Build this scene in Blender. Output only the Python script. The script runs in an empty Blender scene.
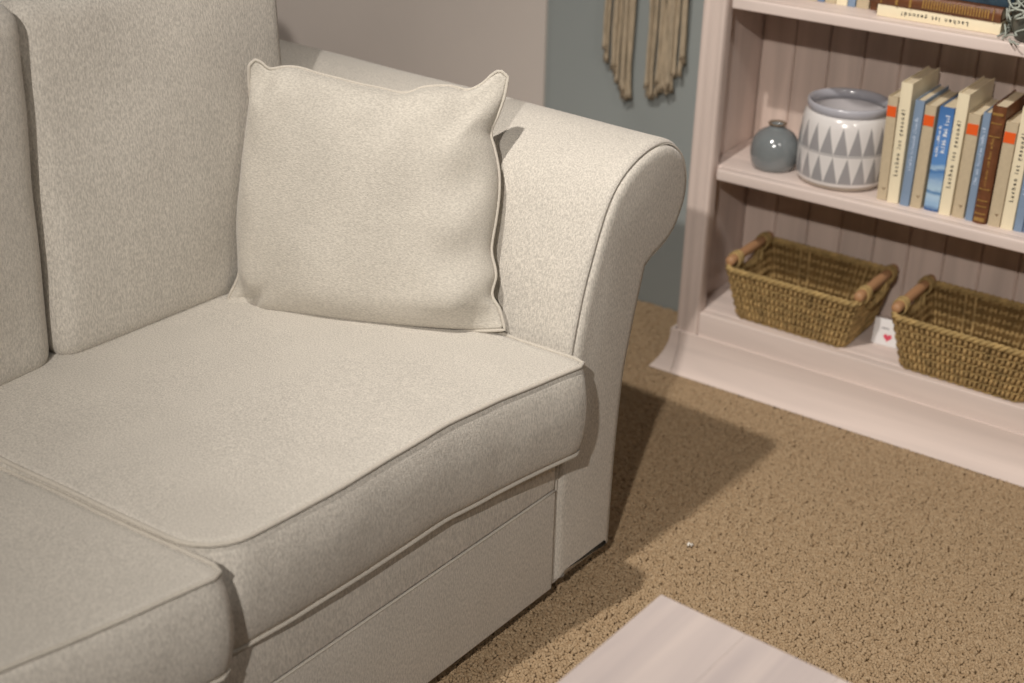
import bpy, bmesh, math, random
from mathutils import Vector, Matrix, noise
import numpy as np
random.seed(7)
sc = bpy.context.scene
COL = sc.collection
PI = math.pi
sin, cos = math.sin, math.cos

# ------------------------------------------------------------------ camera
cam_data = bpy.data.cameras.new('camera')
cam_data.sensor_width = 36.0
cam_data.lens = 1400.0 / 1024.0 * 36.0
cam_data.clip_start = 0.05
cam = bpy.data.objects.new('camera', cam_data)
COL.objects.link(cam)
yaw, pitch, roll = math.radians(-34.221), math.radians(26.656), math.radians(1.423)
fwd = Vector((sin(yaw)*cos(pitch), cos(yaw)*cos(pitch), -sin(pitch)))
rgt = Vector((cos(yaw), -sin(yaw), 0.0))
upv = rgt.cross(fwd)
r2 = cos(roll)*rgt + sin(roll)*upv
u2 = -sin(roll)*rgt + cos(roll)*upv
M = Matrix(((r2.x, u2.x, -fwd.x, 0.0), (r2.y, u2.y, -fwd.y, 0.0), (r2.z, u2.z, -fwd.z, 1.27), (0, 0, 0, 1)))
cam.matrix_world = M
cam_data.dof.use_dof = True
cam_data.dof.focus_distance = 1.85
cam_data.dof.aperture_fstop = 3.4
sc.camera = cam

# ------------------------------------------------------------------ world, lamps, exposure
world = bpy.data.worlds.new('world'); sc.world = world; world.use_nodes = True
world.node_tree.nodes['Background'].inputs[0].default_value = (1.0, 0.93, 0.88, 1)
world.node_tree.nodes['Background'].inputs[1].default_value = 0.04
def lamp(name, loc, target, power, radius, angle, color, blend=0.6):
    l = bpy.data.lights.new(name, 'SPOT'); l.energy = power; l.shadow_soft_size = radius
    l.spot_size = math.radians(angle); l.spot_blend = blend; l.color = color
    o = bpy.data.objects.new(name, l); COL.objects.link(o); o.location = loc
    o.rotation_euler = (Vector(target) - Vector(loc)).to_track_quat('-Z', 'Y').to_euler()
    return o
WARM = (1.0, 0.935, 0.86)
lamp('ceiling_spotlight', (-1.00, 0.66, 2.4), (-0.35, 2.15, 0.0), 146, 0.03, 74, WARM, 1.0)
lamp('track_spotlight', (0.18, -1.25, 2.4), (-1.5, 1.9, 0.3), 226, 0.035, 80, WARM, 0.4)
lamp('side_fill', (1.15, 0.35, 2.5), (-0.9, 1.4, 0.3), 31, 0.12, 80, WARM, 0.6)  # added fill, lifts the dim front faces of the sofa
lamp('wall_fill', (-2.65, 1.90, 2.5), (-2.25, 2.43, 0.4), 85, 0.05, 46, WARM, 0.8)  # added fill, evens out the grey wall behind the sofa
vs = sc.view_settings
vs.view_transform = 'Standard'; vs.look = 'None'; vs.gamma = 1.0; vs.use_curve_mapping = False
vs.exposure = 0.0

# ------------------------------------------------------------------ materials
def new_mat(name):
    m = bpy.data.materials.new(name); m.use_nodes = True
    nt = m.node_tree; b = nt.nodes['Principled BSDF']
    return m, nt, b
def N(nt, t, **kw):
    n = nt.nodes.new(t)
    for k, v in kw.items(): setattr(n, k, v)
    return n
def lin(c):
    return tuple(((x/255.0)/12.92 if x/255.0 <= 0.04045 else ((x/255.0+0.055)/1.055)**2.4) for x in c) + (1.0,)
def plain(name, c, rough=0.6, spec=0.3, var=0.0, scale=40.0, bump=0.0, bscale=300.0, coat=0.0, stretch=(1, 1, 1)):
    m, nt, b = new_mat(name)
    b.inputs['Roughness'].default_value = rough
    b.inputs['Specular IOR Level'].default_value = spec
    b.inputs['Coat Weight'].default_value = coat
    tc = N(nt, 'ShaderNodeTexCoord'); mp = N(nt, 'ShaderNodeMapping'); mp.inputs['Scale'].default_value = stretch
    nt.links.new(tc.outputs['Object'], mp.inputs[0])
    base = lin(c)
    nz = N(nt, 'ShaderNodeTexNoise'); nz.inputs['Scale'].default_value = scale; nz.inputs['Detail'].default_value = 4
    nt.links.new(mp.outputs[0], nz.inputs['Vector'])
    cr = N(nt, 'ShaderNodeValToRGB')
    cr.color_ramp.elements[0].position = 0.3; cr.color_ramp.elements[1].position = 0.7
    cr.color_ramp.elements[0].color = tuple(max(0, x*(1-var)) for x in base[:3]) + (1,)
    cr.color_ramp.elements[1].color = tuple(min(1, x*(1+var)) for x in base[:3]) + (1,)
    nt.links.new(nz.outputs['Fac'], cr.inputs[0]); nt.links.new(cr.outputs[0], b.inputs['Base Color'])
    if bump:
        n2 = N(nt, 'ShaderNodeTexNoise'); n2.inputs['Scale'].default_value = bscale; n2.inputs['Detail'].default_value = 2
        nt.links.new(mp.outputs[0], n2.inputs['Vector'])
        bp = N(nt, 'ShaderNodeBump'); bp.inputs['Strength'].default_value = bump; bp.inputs['Distance'].default_value = 0.002
        nt.links.new(n2.outputs['Fac'], bp.inputs['Height']); nt.links.new(bp.outputs[0], b.inputs['Normal'])
    return m
def fabric(name, c, contrast=0.14, bump=0.7, scale=500.0, stretch=(1, 1, 0.35)):
    m, nt, b = new_mat(name)
    b.inputs['Roughness'].default_value = 0.95
    b.inputs['Specular IOR Level'].default_value = 0.12
    b.inputs['Sheen Weight'].default_value = 0.25
    b.inputs['Sheen Roughness'].default_value = 0.5
    tc = N(nt, 'ShaderNodeTexCoord'); mp = N(nt, 'ShaderNodeMapping'); mp.inputs['Scale'].default_value = stretch
    nt.links.new(tc.outputs['Object'], mp.inputs[0])
    n1 = N(nt, 'ShaderNodeTexNoise'); n1.inputs['Scale'].default_value = scale; n1.inputs['Detail'].default_value = 3; n1.inputs['Roughness'].default_value = 0.6
    nt.links.new(mp.outputs[0], n1.inputs['Vector'])
    n3 = N(nt, 'ShaderNodeTexNoise'); n3.inputs['Scale'].default_value = 14; n3.inputs['Detail'].default_value = 2
    nt.links.new(tc.outputs['Object'], n3.inputs['Vector'])
    vor = N(nt, 'ShaderNodeTexVoronoi'); vor.inputs['Scale'].default_value = scale*1.3
    mp2 = N(nt, 'ShaderNodeMapping'); mp2.inputs['Scale'].default_value = (0.6, 0.6, 1)
    nt.links.new(tc.outputs['Object'], mp2.inputs[0]); nt.links.new(mp2.outputs[0], vor.inputs['Vector'])
    base = lin(c)
    cr = N(nt, 'ShaderNodeValToRGB')
    cr.color_ramp.elements[0].position = 0.36; cr.color_ramp.elements[1].position = 0.64
    cr.color_ramp.elements[0].color = tuple(x*(1-contrast*1.6) for x in base[:3]) + (1,)
    cr.color_ramp.elements[1].color = tuple(min(1, x*(1+contrast)) for x in base[:3]) + (1,)
    nt.links.new(n1.outputs['Fac'], cr.inputs[0])
    mx = N(nt, 'ShaderNodeMix', data_type='RGBA', blend_type='MULTIPLY'); mx.inputs[0].default_value = 0.12
    nt.links.new(cr.outputs[0], mx.inputs[6]); nt.links.new(n3.outputs['Fac'], mx.inputs[7])
    nt.links.new(mx.outputs[2], b.inputs['Base Color'])
    ad = N(nt, 'ShaderNodeMath', operation='ADD')
    ml = N(nt, 'ShaderNodeMath', operation='MULTIPLY'); ml.inputs[1].default_value = -0.6
    nt.links.new(vor.outputs['Distance'], ml.inputs[0])
    nt.links.new(n1.outputs['Fac'], ad.inputs[0]); nt.links.new(ml.outputs[0], ad.inputs[1])
    bp = N(nt, 'ShaderNodeBump'); bp.inputs['Strength'].default_value = bump; bp.inputs['Distance'].default_value = 0.0009
    nt.links.new(ad.outputs[0], bp.inputs['Height']); nt.links.new(bp.outputs[0], b.inputs['Normal'])
    return m
def wood(name, c, axis='X', var=0.10, rough=0.55, spots=0.0, dark=(140, 125, 122)):
    m, nt, b = new_mat(name)
    b.inputs['Roughness'].default_value = rough; b.inputs['Specular IOR Level'].default_value = 0.35
    tc = N(nt, 'ShaderNodeTexCoord'); mp = N(nt, 'ShaderNodeMapping')
    mp.inputs['Scale'].default_value = {'X': (1.2, 18, 18), 'Y': (18, 1.2, 18), 'Z': (18, 18, 1.2)}[axis]
    nt.links.new(tc.outputs['Object'], mp.inputs[0])
    n1 = N(nt, 'ShaderNodeTexNoise'); n1.inputs['Scale'].default_value = 1.6; n1.inputs['Detail'].default_value = 6
    n1.inputs['Distortion'].default_value = 0.6
    nt.links.new(mp.outputs[0], n1.inputs['Vector'])
    base = lin(c); dk = lin(dark)
    cr = N(nt, 'ShaderNodeValToRGB')
    cr.color_ramp.elements[0].position = 0.30; cr.color_ramp.elements[1].position = 0.68
    cr.color_ramp.elements[0].color = tuple(x*(1-var)*0.6+d*0.4*(1-var) if spots else x*(1-var*1.5) for x, d in zip(base[:3], dk[:3])) + (1,)
    cr.color_ramp.elements[1].color = tuple(min(1, x*(1+var*0.5)) for x in base[:3]) + (1,)
    nt.links.new(n1.outputs['Fac'], cr.inputs[0]); nt.links.new(cr.outputs[0], b.inputs['Base Color'])
    bp = N(nt, 'ShaderNodeBump'); bp.inputs['Strength'].default_value = 0.15; bp.inputs['Distance'].default_value = 0.001
    nt.links.new(n1.outputs['Fac'], bp.inputs['Height']); nt.links.new(bp.outputs[0], b.inputs['Normal'])
    return m

M_FAB = fabric('cream_chenille', (212, 206, 196))
M_PILLOW = fabric('cream_weave', (207, 201, 190), contrast=0.11, scale=640, bump=0.7, stretch=(0.4, 0.5, 1))
M_PIPE = fabric('cream_piping', (203, 196, 184), contrast=0.06, bump=0.3)
M_DARK = plain('black_foot', (30, 26, 24))
M_WHITEWOOD = wood('whitewashed_wood_long', (228, 212, 204), 'X', 0.09)
M_WHITEWOOD_V = wood('whitewashed_wood_upright', (222, 205, 196), 'Z', 0.10)
M_BACKWOOD = wood('whitewashed_back_boards', (215, 196, 185), 'Z', 0.12)
M_TABLE = wood('whitewashed_table_wood', (208, 195, 189), 'Y', 0.06, rough=0.45, spots=1, dark=(170, 160, 165))
M_BLUEWALL = plain('blue_grey_paint', (158, 164, 163), 0.8, 0.2, 0.02, 3)
M_GREYWALL = plain('warm_grey_paint', (218, 208, 200), 0.8, 0.2, 0.02, 3)
M_CARPETBASE = plain('carpet_backing', (112, 90, 64), 1.0, 0.0, 0.2, 80)
M_CREAM = plain('cream_paper_cover', (238, 226, 196), 0.5, 0.3, 0.02, 30)
M_BEIGE = plain('beige_cloth_cover', (196, 180, 152), 0.75, 0.2, 0.05, 120)
M_BLUE = plain('dusty_blue_cover', (130, 150, 175), 0.6, 0.3, 0.04, 60)
M_BLUEGREY = plain('grey_blue_cover', (112, 130, 160), 0.6, 0.3, 0.04, 60)
M_BROWN = plain('brown_leather_cover', (112, 70, 44), 0.45, 0.4, 0.25, 50, 0.4, 200)
M_GOLD = plain('worn_gilding', (158, 122, 66), 0.4, 0.5, 0.2, 200)
M_ORANGE = plain('orange_label', (232, 96, 36), 0.6, 0.3, 0.03, 80)
M_INK = plain('black_ink', (40, 36, 34), 0.6)
M_BIRD = plain('faded_brown_ink', (120, 96, 70), 0.6)
M_WHITEINK = plain('white_ink', (226, 232, 240), 0.6)
M_PALEINK = plain('pale_blue_ink', (190, 205, 225), 0.6)
M_PAGES = plain('page_edges', (222, 208, 180), 0.9, 0.1, 0.12, 40, 0, 300, 0, (1, 1, 1))
M_PAGES.node_tree.nodes['Mapping'].inputs['Scale'].default_value = (30, 0.5, 0.5)
M_VASE = plain('grey_green_glaze', (122, 128, 130), 0.16, 0.6, 0.06, 25, 0, 300, 0.6)
M_VASERIM = plain('brown_glaze_edge', (120, 104, 86), 0.25, 0.5, 0.1, 40, 0, 300, 0.4)
M_POTRIM = plain('pale_grey_glaze', (182, 182, 190), 0.18, 0.6, 0.03, 20, 0, 300, 0.5)
M_POTIN = plain('white_inside_glaze', (206, 202, 204), 0.25, 0.5, 0.02, 20)
M_SEAGRASS = plain('seagrass', (170, 142, 96), 0.8, 0.2, 0.42, 55, 0.5, 400)
M_GAP_SHADE = plain('basket_gap_shade', (112, 88, 54), 0.9, 0.1, 0.3, 80, 0.5, 400)  # shade between the basket strands, put into the colour
M_SEAGRASS_D = plain('seagrass_rim', (172, 146, 98), 0.8, 0.2, 0.3, 70, 0.5, 400)
M_DOWEL = wood('turned_handle_wood', (186, 142, 104), 'Y', 0.15, 0.5)
M_DOWELEND = plain('handle_end_grain', (178, 112, 72), 0.6, 0.2, 0.12, 80)
M_JUTE = plain('cotton_cord', (190, 174, 150), 0.95, 0.1, 0.16, 90, 0.7, 500, 0, (1, 1, 0.4))
M_CARD = plain('white_card', (238, 236, 236), 0.6)
M_HEART = plain('pink_ink', (222, 84, 104), 0.6)
M_GREYINK = plain('grey_ink', (150, 148, 150), 0.6)
M_WIRE = plain('frosted_grey_twig', (176, 182, 172), 0.7, 0.3, 0.15, 120, 0.4, 300)
M_LANTERN = plain('dark_grey_glass', (88, 90, 82), 0.4, 0.4)
M_TEAL = plain('dark_blue_jacket', (50, 70, 84), 0.3, 0.5, 0.6, 30)
M_LINT = plain('white_lint', (240, 236, 228), 0.9)

def pot_material():
    m, nt, b = new_mat('white_glaze_grey_triangles')
    b.inputs['Roughness'].default_value = 0.2; b.inputs['Coat Weight'].default_value = 0.5
    tc = N(nt, 'ShaderNodeTexCoord'); sp = N(nt, 'ShaderNodeSeparateXYZ'); nt.links.new(tc.outputs['Object'], sp.inputs[0])
    def math_(op, a, bb=None, c=None):
        n = N(nt, 'ShaderNodeMath', operation=op)
        for i, v in enumerate((a, bb, c)):
            if v is None: continue
            if isinstance(v, (int, float)): n.inputs[i].default_value = v
            else: nt.links.new(v, n.inputs[i])
        return n.outputs[0]
    ang = math_('ARCTAN2', sp.outputs['Y'], sp.outputs['X'])
    t = math_('MULTIPLY', ang, 20/(2*PI))
    def band(z0, z1, off):
        k = math_('DIVIDE', math_('SUBTRACT', sp.outputs['Z'], z0), z1-z0)      # 0 at base, 1 at apex
        fr = math_('FRACT', math_('ADD', t, off + 100))
        d = math_('ABSOLUTE', math_('SUBTRACT', fr, 0.5))                       # 0 at the apex column
        inside = math_('LESS_THAN', d, math_('MULTIPLY', math_('SUBTRACT', 1.0, k), 0.485))
        inb = math_('MULTIPLY', math_('GREATER_THAN', k, 0.0), math_('LESS_THAN', k, 1.0))
        return math_('MULTIPLY', inside, inb)
    bands = math_('MAXIMUM', band(0.016, 0.064, 0.0), band(0.068, 0.118, 0.5))
    line = math_('MULTIPLY', math_('GREATER_THAN', sp.outputs['Z'], 0.0645), math_('LESS_THAN', sp.outputs['Z'], 0.0672))
    low = math_('LESS_THAN', sp.outputs['Z'], 0.010)
    mask = math_('MAXIMUM', bands, math_('MULTIPLY', line, 0.7))
    mx = N(nt, 'ShaderNodeMix', data_type='RGBA'); nt.links.new(mask, mx.inputs[0])
    mx.inputs[6].default_value = lin((226, 222, 220)); mx.inputs[7].default_value = lin((160, 158, 160))
    m2 = N(nt, 'ShaderNodeMix', data_type='RGBA'); nt.links.new(low, m2.inputs[0])
    nt.links.new(mx.outputs[2], m2.inputs[6]); m2.inputs[7].default_value = lin((176, 164, 150))
    nt.links.new(m2.outputs[2], b.inputs['Base Color'])
    return m
M_POT = pot_material()

def picture_spine():
    m, nt, b = new_mat('blue_water_picture')
    b.inputs['Roughness'].default_value = 0.3
    tc = N(nt, 'ShaderNodeTexCoord'); sp = N(nt, 'ShaderNodeSeparateXYZ'); nt.links.new(tc.outputs['Object'], sp.inputs[0])
    nz = N(nt, 'ShaderNodeTexNoise'); nz.inputs['Scale'].default_value = 60; nz.inputs['Detail'].default_value = 3
    mp = N(nt, 'ShaderNodeMapping'); mp.inputs['Scale'].default_value = (0.5, 1, 1.6)
    nt.links.new(tc.outputs['Object'], mp.inputs[0]); nt.links.new(mp.outputs[0], nz.inputs['Vector'])
    a = N(nt, 'ShaderNodeMath', operation='MULTIPLY_ADD'); nt.links.new(nz.outputs['Fac'], a.inputs[0]); a.inputs[1].default_value = 0.022
    nt.links.new(sp.outputs['Z'], a.inputs[2])
    dv = N(nt, 'ShaderNodeMath', operation='DIVIDE'); nt.links.new(a.outputs[0], dv.inputs[0]); dv.inputs[1].default_value = 0.19
    cr = N(nt, 'ShaderNodeValToRGB'); els = cr.color_ramp.elements
    els[0].position = 0.0; els[0].color = lin((52, 84, 128)); els[1].position = 1.0; els[1].color = lin((74, 118, 176))
    for p, c in ((0.07, (66, 100, 148)), (0.12, (150, 184, 216)), (0.20, (176, 204, 228)), (0.235, (70, 120, 170)), (0.27, (176, 204, 226)), (0.33, (160, 190, 220)), (0.39, (110, 152, 202)), (0.43, (70, 120, 180)), (0.455, (170, 200, 226)), (0.50, (96, 144, 204)), (0.75, (92, 140, 204))):
        e = els.new(p); e.color = lin(c)
    nt.links.new(dv.outputs[0], cr.inputs[0]); nt.links.new(cr.outputs[0], b.inputs['Base Color'])
    return m
M_PICTURE = picture_spine()

# ------------------------------------------------------------------ mesh helpers
class MB:
    def __init__(s): s.v = []; s.f = []; s.mi = []
    def add(s, verts, faces, mi=0):
        o = len(s.v); s.v += [tuple(v) for v in verts]; s.f += [tuple(i+o for i in f) for f in faces]; s.mi += [mi]*len(faces)
    def box(s, x0, x1, y0, y1, z0, z1, mi=0):
        v = [(x, y, z) for z in (z0, z1) for y in (y0, y1) for x in (x0, x1)]
        s.add(v, [(0, 2, 3, 1), (4, 5, 7, 6), (0, 1, 5, 4), (2, 6, 7, 3), (0, 4, 6, 2), (1, 3, 7, 5)], mi)
    def bbox(s, x0, x1, y0, y1, z0, z1, r=0.003, mi=0, n=3):
        """box with rounded edges and corners"""
        c = ((x0+x1)/2, (y0+y1)/2, (z0+z1)/2); h = ((x1-x0)/2, (y1-y0)/2, (z1-z0)/2)
        r = min(r, *h)
        t = [-(1.0)] ; ks = [i/n for i in range(n+1)]
        # per-axis coordinate list: rounded part sampled finely
        def coords(hh):
            a = [-hh + r*(1-cos(k*PI/2)) if False else -hh + r*k for k in ks]
            return a + [-q for q in reversed(a)]
        ax = [coords(hh) for hh in h]
        def fix(p):
            q = [max(-(hh-r), min(hh-r, a)) for a, hh in zip(p, h)]
            d = [a-b for a, b in zip(p, q)]
            L = math.sqrt(sum(x*x for x in d))
            if L > 1e-9: d = [x/L*r for x in d]
            return tuple(cc+qq+dd for cc, qq, dd in zip(c, q, d))
        for axis in range(3):
            A, B = [(1, 2), (2, 0), (0, 1)][axis]
            for sgn in (-1, 1):
                vs_ = []; na, nb = len(ax[A]), len(ax[B])
                for i in range(na):
                    for j in range(nb):
                        p = [0, 0, 0]; p[axis] = sgn*h[axis]; p[A] = ax[A][i]; p[B] = ax[B][j]; vs_.append(fix(p))
                fs = []
                for i in range(na-1):
                    for j in range(nb-1):
                        q = (i*nb+j, (i+1)*nb+j, (i+1)*nb+j+1, i*nb+j+1)
                        fs.append(q if sgn > 0 else q[::-1])
                s.add(vs_, fs, mi)
    def tube(s, pts, r, n=8, closed=False, mi=0, caps=True, flat=1.0):
        pts = [Vector(p) for p in pts]; m = len(pts)
        rad = r if isinstance(r, (list, tuple)) else [r]*m
        rings = []; prev = None
        for i, p in enumerate(pts):
            a = pts[(i-1) % m] if (closed or i > 0) else p
            b = pts[(i+1) % m] if (closed or i < m-1) else p
            t = (b-a)
            if t.length < 1e-9: t = Vector((0, 0, 1))
            t.normalize()
            if prev is None:
                ref = Vector((0, 0, 1)) if abs(t.z) < 0.9 else Vector((1, 0, 0))
                nn = t.cross(ref).normalized()
            else:
                nn = (prev - t*prev.dot(t))
                if nn.length < 1e-6: nn = t.cross(Vector((0.3, 0.5, 0.8)))
                nn.normalize()
            prev = nn; bb = t.cross(nn)
            rings.append([p + (nn*cos(2*PI*k/n) + bb*sin(2*PI*k/n)*flat)*rad[i] for k in range(n)])
        vs_ = [v for rg in rings for v in rg]; fs = []
        for i in range(m if closed else m-1):
            j = (i+1) % m
            for k in range(n):
                k2 = (k+1) % n; fs.append((i*n+k, i*n+k2, j*n+k2, j*n+k))
        if not closed and caps:
            fs.append(tuple(range(n))[::-1]); fs.append(tuple((m-1)*n+k for k in range(n)))
        s.add(vs_, fs, mi)
    def lathe(s, prof, n=48, mi=0, c=(0, 0, 0)):
        vs_ = []; fs = []
        for (r, z) in prof:
            for k in range(n): vs_.append((c[0]+max(r, 1e-5)*cos(2*PI*k/n), c[1]+max(r, 1e-5)*sin(2*PI*k/n), c[2]+z))
        for i in range(len(prof)-1):
            for k in range(n):
                k2 = (k+1) % n; fs.append((i*n+k, i*n+k2, (i+1)*n+k2, (i+1)*n+k))
        s.add(vs_, fs, mi)
    def build(s, name, mats, parent=None, smooth=True, loc=None, rotz=0, angle=None):
        me = bpy.data.meshes.new(name); me.from_pydata(s.v, [], s.f)
        if not isinstance(mats, (list, tuple)): mats = [mats]
        for m in mats: me.materials.append(m)
        me.polygons.foreach_set('material_index', s.mi)
        bm = bmesh.new(); bm.from_mesh(me); bmesh.ops.remove_doubles(bm, verts=bm.verts, dist=1e-6)
        bmesh.ops.recalc_face_normals(bm, faces=bm.faces)
        bm.to_mesh(me); bm.free()
        me.polygons.foreach_set('use_smooth', [smooth]*len(me.polygons))
        if smooth and angle is not None: me.set_sharp_from_angle(angle=math.radians(angle))
        o = bpy.data.objects.new(name, me); COL.objects.link(o)
        if parent is not None: o.parent = parent
        if loc is not None: o.location = loc
        if rotz: o.rotation_euler = (0, 0, rotz)
        return o
def empty(name, loc, rotz=0, rot=None):
    o = bpy.data.objects.new(name, None); COL.objects.link(o); o.location = loc
    o.rotation_euler = rot if rot is not None else (0, 0, rotz); o.empty_display_size = 0.05
    return o
def tag(o, label=None, cat=None, group=None, kind=None):
    if label: o['label'] = label
    if cat: o['category'] = cat
    if group: o['group'] = group
    if kind: o['kind'] = kind
    return o
def catmull(pts, n=6):
    out = []
    P = [Vector(p) for p in pts]
    for i in range(len(P)-1):
        p0 = P[max(i-1, 0)]; p1 = P[i]; p2 = P[i+1]; p3 = P[min(i+2, len(P)-1)]
        for k in range(n):
            t = k/n
            out.append(0.5*((2*p1)+(p2-p0)*t+(2*p0-5*p1+4*p2-p3)*t*t+(3*p1-p0-3*p2+p3)*t**3))
    out.append(P[-1]); return out
def text_mesh(name, body, size, mat, parent, loc, rot, ext=0.0002, align='LEFT', squash=1.0, spacing=1.0):
    cu = bpy.data.curves.new('tmp_text', 'FONT'); cu.body = body; cu.size = size; cu.extrude = ext; cu.offset = size*.018
    cu.align_x = align; cu.align_y = 'CENTER'; cu.space_character = spacing; cu.resolution_u = 3
    to = bpy.data.objects.new('tmp_text', cu); COL.objects.link(to)
    dg = bpy.context.evaluated_depsgraph_get(); dg.update()
    me = bpy.data.meshes.new_from_object(to.evaluated_get(dg)); bpy.data.objects.remove(to)
    me.name = name; me.materials.clear(); me.materials.append(mat)
    o = bpy.data.objects.new(name, me); COL.objects.link(o); o.parent = parent
    o.location = loc; o.rotation_euler = rot; o.scale = (1, squash, 1)
    return o

# ------------------------------------------------------------------ the setting
mb = MB(); mb.box(-4.0, 2.2, -2.2, 2.43, -0.10, -0.006)
tag(mb.build('floor', M_CARPETBASE, smooth=False), kind='structure')
mb = MB(); mb.box(-1.584, 2.2, 2.43, 2.55, -0.10, 2.7)
tag(mb.build('wall_back', M_BLUEWALL, smooth=False), kind='structure')
mb = MB(); mb.box(-4.0, -1.584, 2.424, 2.55, -0.10, 2.7)
tag(mb.build('wall_back_left', M_GREYWALL, smooth=False), kind='structure')

def carpet():
    rng = np.random.default_rng(3)
    sp = 0.0036
    xs = np.arange(-1.5, 0.06, sp); ys = np.arange(0.62, 2.425, sp)
    X, Y = np.meshgrid(xs, ys); X = X.ravel() + rng.uniform(-.45, .45, X.size)*sp; Y = Y.ravel() + rng.uniform(-.45, .45, Y.size)*sp
    # keep what the sofa does not stand on, and what the picture can see
    a = math.radians(-3.7); dx = X+0.871; dy = Y-1.562
    u = dx*cos(a)+dy*sin(a); v = dx*sin(a)-dy*cos(a)
    keep = ~((u < -0.10) & (v > 0.10)) & (Y > 0.62) & ((X*0.50+Y) > 0.55)
    keep &= ~((X > -1.142) & (Y > 2.176))
    X = X[keep]; Y = Y[keep]; n = X.size
    # clumpy lay of the pile
    def field(seed, sc_):
        r = np.random.default_rng(seed); out = np.zeros(n)
        for _ in range(14):
            th = r.uniform(0, 2*PI); k = sc_*r.uniform(.5, 1.6); out += np.sin(k*(X*np.cos(th)+Y*np.sin(th))+r.uniform(0, 6.28))
        return out/3.7
    h = 0.0066 + 0.0009*field(1, 420) + 0.0007*field(2, 160) + rng.normal(0, .0006, n)
    lx = 0.0018*field(4, 300)+rng.normal(0, .0013, n); ly = 0.0018*field(5, 300)+rng.normal(0, .0013, n)
    r0 = 0.0023+rng.uniform(0, .0006, n); ph = rng.uniform(0, 6.28, n)
    V = np.zeros((n, 9, 3))
    for lvl, (hf, rf) in enumerate(((0, .8), (.62, 1.25))):
        for k in range(4):
            an = ph+k*PI/2+lvl*.8
            V[:, lvl*4+k, 0] = X+lx*hf+r0*rf*np.cos(an); V[:, lvl*4+k, 1] = Y+ly*hf+r0*rf*np.sin(an); V[:, lvl*4+k, 2] = -0.0065+h*hf
    V[:, 8, 0] = X+lx*1.05; V[:, 8, 1] = Y+ly*1.05; V[:, 8, 2] = -0.0065+h
    F = np.array([(k, (k+1) % 4, 4+(k+1) % 4, 4+k) for k in range(4)])
    T = np.array([(4+k, 4+(k+1) % 4, 8) for k in range(4)])
    base = (np.arange(n)*9)[:, None, None]
    q = (F[None]+base).reshape(-1, 4); t = (T[None]+base).reshape(-1, 3)
    me = bpy.data.meshes.new('carpet_pile')
    nq, ntr = len(q), len(t)
    me.vertices.add(n*9); me.vertices.foreach_set('co', V.ravel())
    me.loops.add(nq*4+ntr*3); me.loops.foreach_set('vertex_index', np.concatenate([q.ravel(), t.ravel()]))
    me.polygons.add(nq+ntr)
    me.polygons.foreach_set('loop_start', np.concatenate([np.arange(nq)*4, nq*4+np.arange(ntr)*3]))
    me.polygons.foreach_set('loop_total', np.concatenate([np.full(nq, 4), np.full(ntr, 3)]))
    me.polygons.foreach_set('use_smooth', np.ones(nq+ntr, bool))
    me.update(); me.validate()
    m, nt, b = new_mat('carpet_yarn')
    b.inputs['Roughness'].default_value = 1.0; b.inputs['Specular IOR Level'].default_value = 0.05
    tc = N(nt, 'ShaderNodeTexCoord'); nz = N(nt, 'ShaderNodeTexNoise'); nz.inputs['Scale'].default_value = 150; nz.inputs['Detail'].default_value = 3
    nt.links.new(tc.outputs['Object'], nz.inputs['Vector'])
    cr = N(nt, 'ShaderNodeValToRGB'); cr.color_ramp.elements[0].position = .3; cr.color_ramp.elements[1].position = .7
    cr.color_ramp.elements[0].color = lin((157, 133, 104)); cr.color_ramp.elements[1].color = lin((182, 160, 131))
    nt.links.new(nz.outputs['Fac'], cr.inputs[0]); nt.links.new(cr.outputs[0], b.inputs['Base Color'])
    me.materials.append(m)
    o = bpy.data.objects.new('carpet_pile', me); COL.objects.link(o)
    tag(o, 'brown twisted cut pile carpet covering the floor', 'carpet', kind='stuff')
carpet()

# ------------------------------------------------------------------ sofa
SO = (-0.871, 1.562, 0.0); SA = math.radians(-3.7)
sofa = empty('sofa', SO, SA)
tag(sofa, 'cream chenille sofa with rolled arm and piped seat cushions', 'sofa')
# local frame: x = forward, y = -v (v runs from the arm along the sofa), z up
inner = [(.147, .032), (.147, .12), (.147, .202), (.140, .30), (.129, .38), (.117, .44), (.103, .492), (.089, .53), (.074, .567), (.055, .602), (.028, .631), (-.008, .651), (-.05, .660), (-.087, .656), (-.119, .636), (-.138, .606), (-.143, .575)]
outer = [(-.143, .575), (-.136, .545), (-.115, .513), (-.085, .494), (-.060, .486)]
notch = [(-.050, .478), (-.044, .455), (-.034, .42), (-.023, .375), (-.013, .33), (-.007, .27), (-.002, .19), (0.0, .11), (.001, .032)]
def arc_resample(pts, step):
    P = catmull([(a, b, 0) for a, b in pts], 10); out = [P[0]]; acc = 0
    L = [0]
    for i in range(1, len(P)): L.append(L[-1]+(P[i]-P[i-1]).length)
    n = max(2, round(L[-1]/step)); res = []
    j = 0
    for k in range(n+1):
        s_ = L[-1]*k/n
        while j < len(L)-2 and L[j+1] < s_: j += 1
        t = (s_-L[j])/max(1e-9, L[j+1]-L[j]); res.append(P[j].lerp(P[j+1], t))
    return [(p.x, p.y) for p in res]
prof = arc_resample(inner[:-1]+outer, .012) + arc_resample(notch, .012)
inner = [(a-(.003 if b > .5 and a < .0 else 0), b+(.002 if b > .6 else 0)) for a, b in inner]
outer = [(a-.003, b) for a, b in outer]
prof = arc_resample(inner + outer[1:], .012) + arc_resample(notch, .012)
NP = len(prof)
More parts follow.
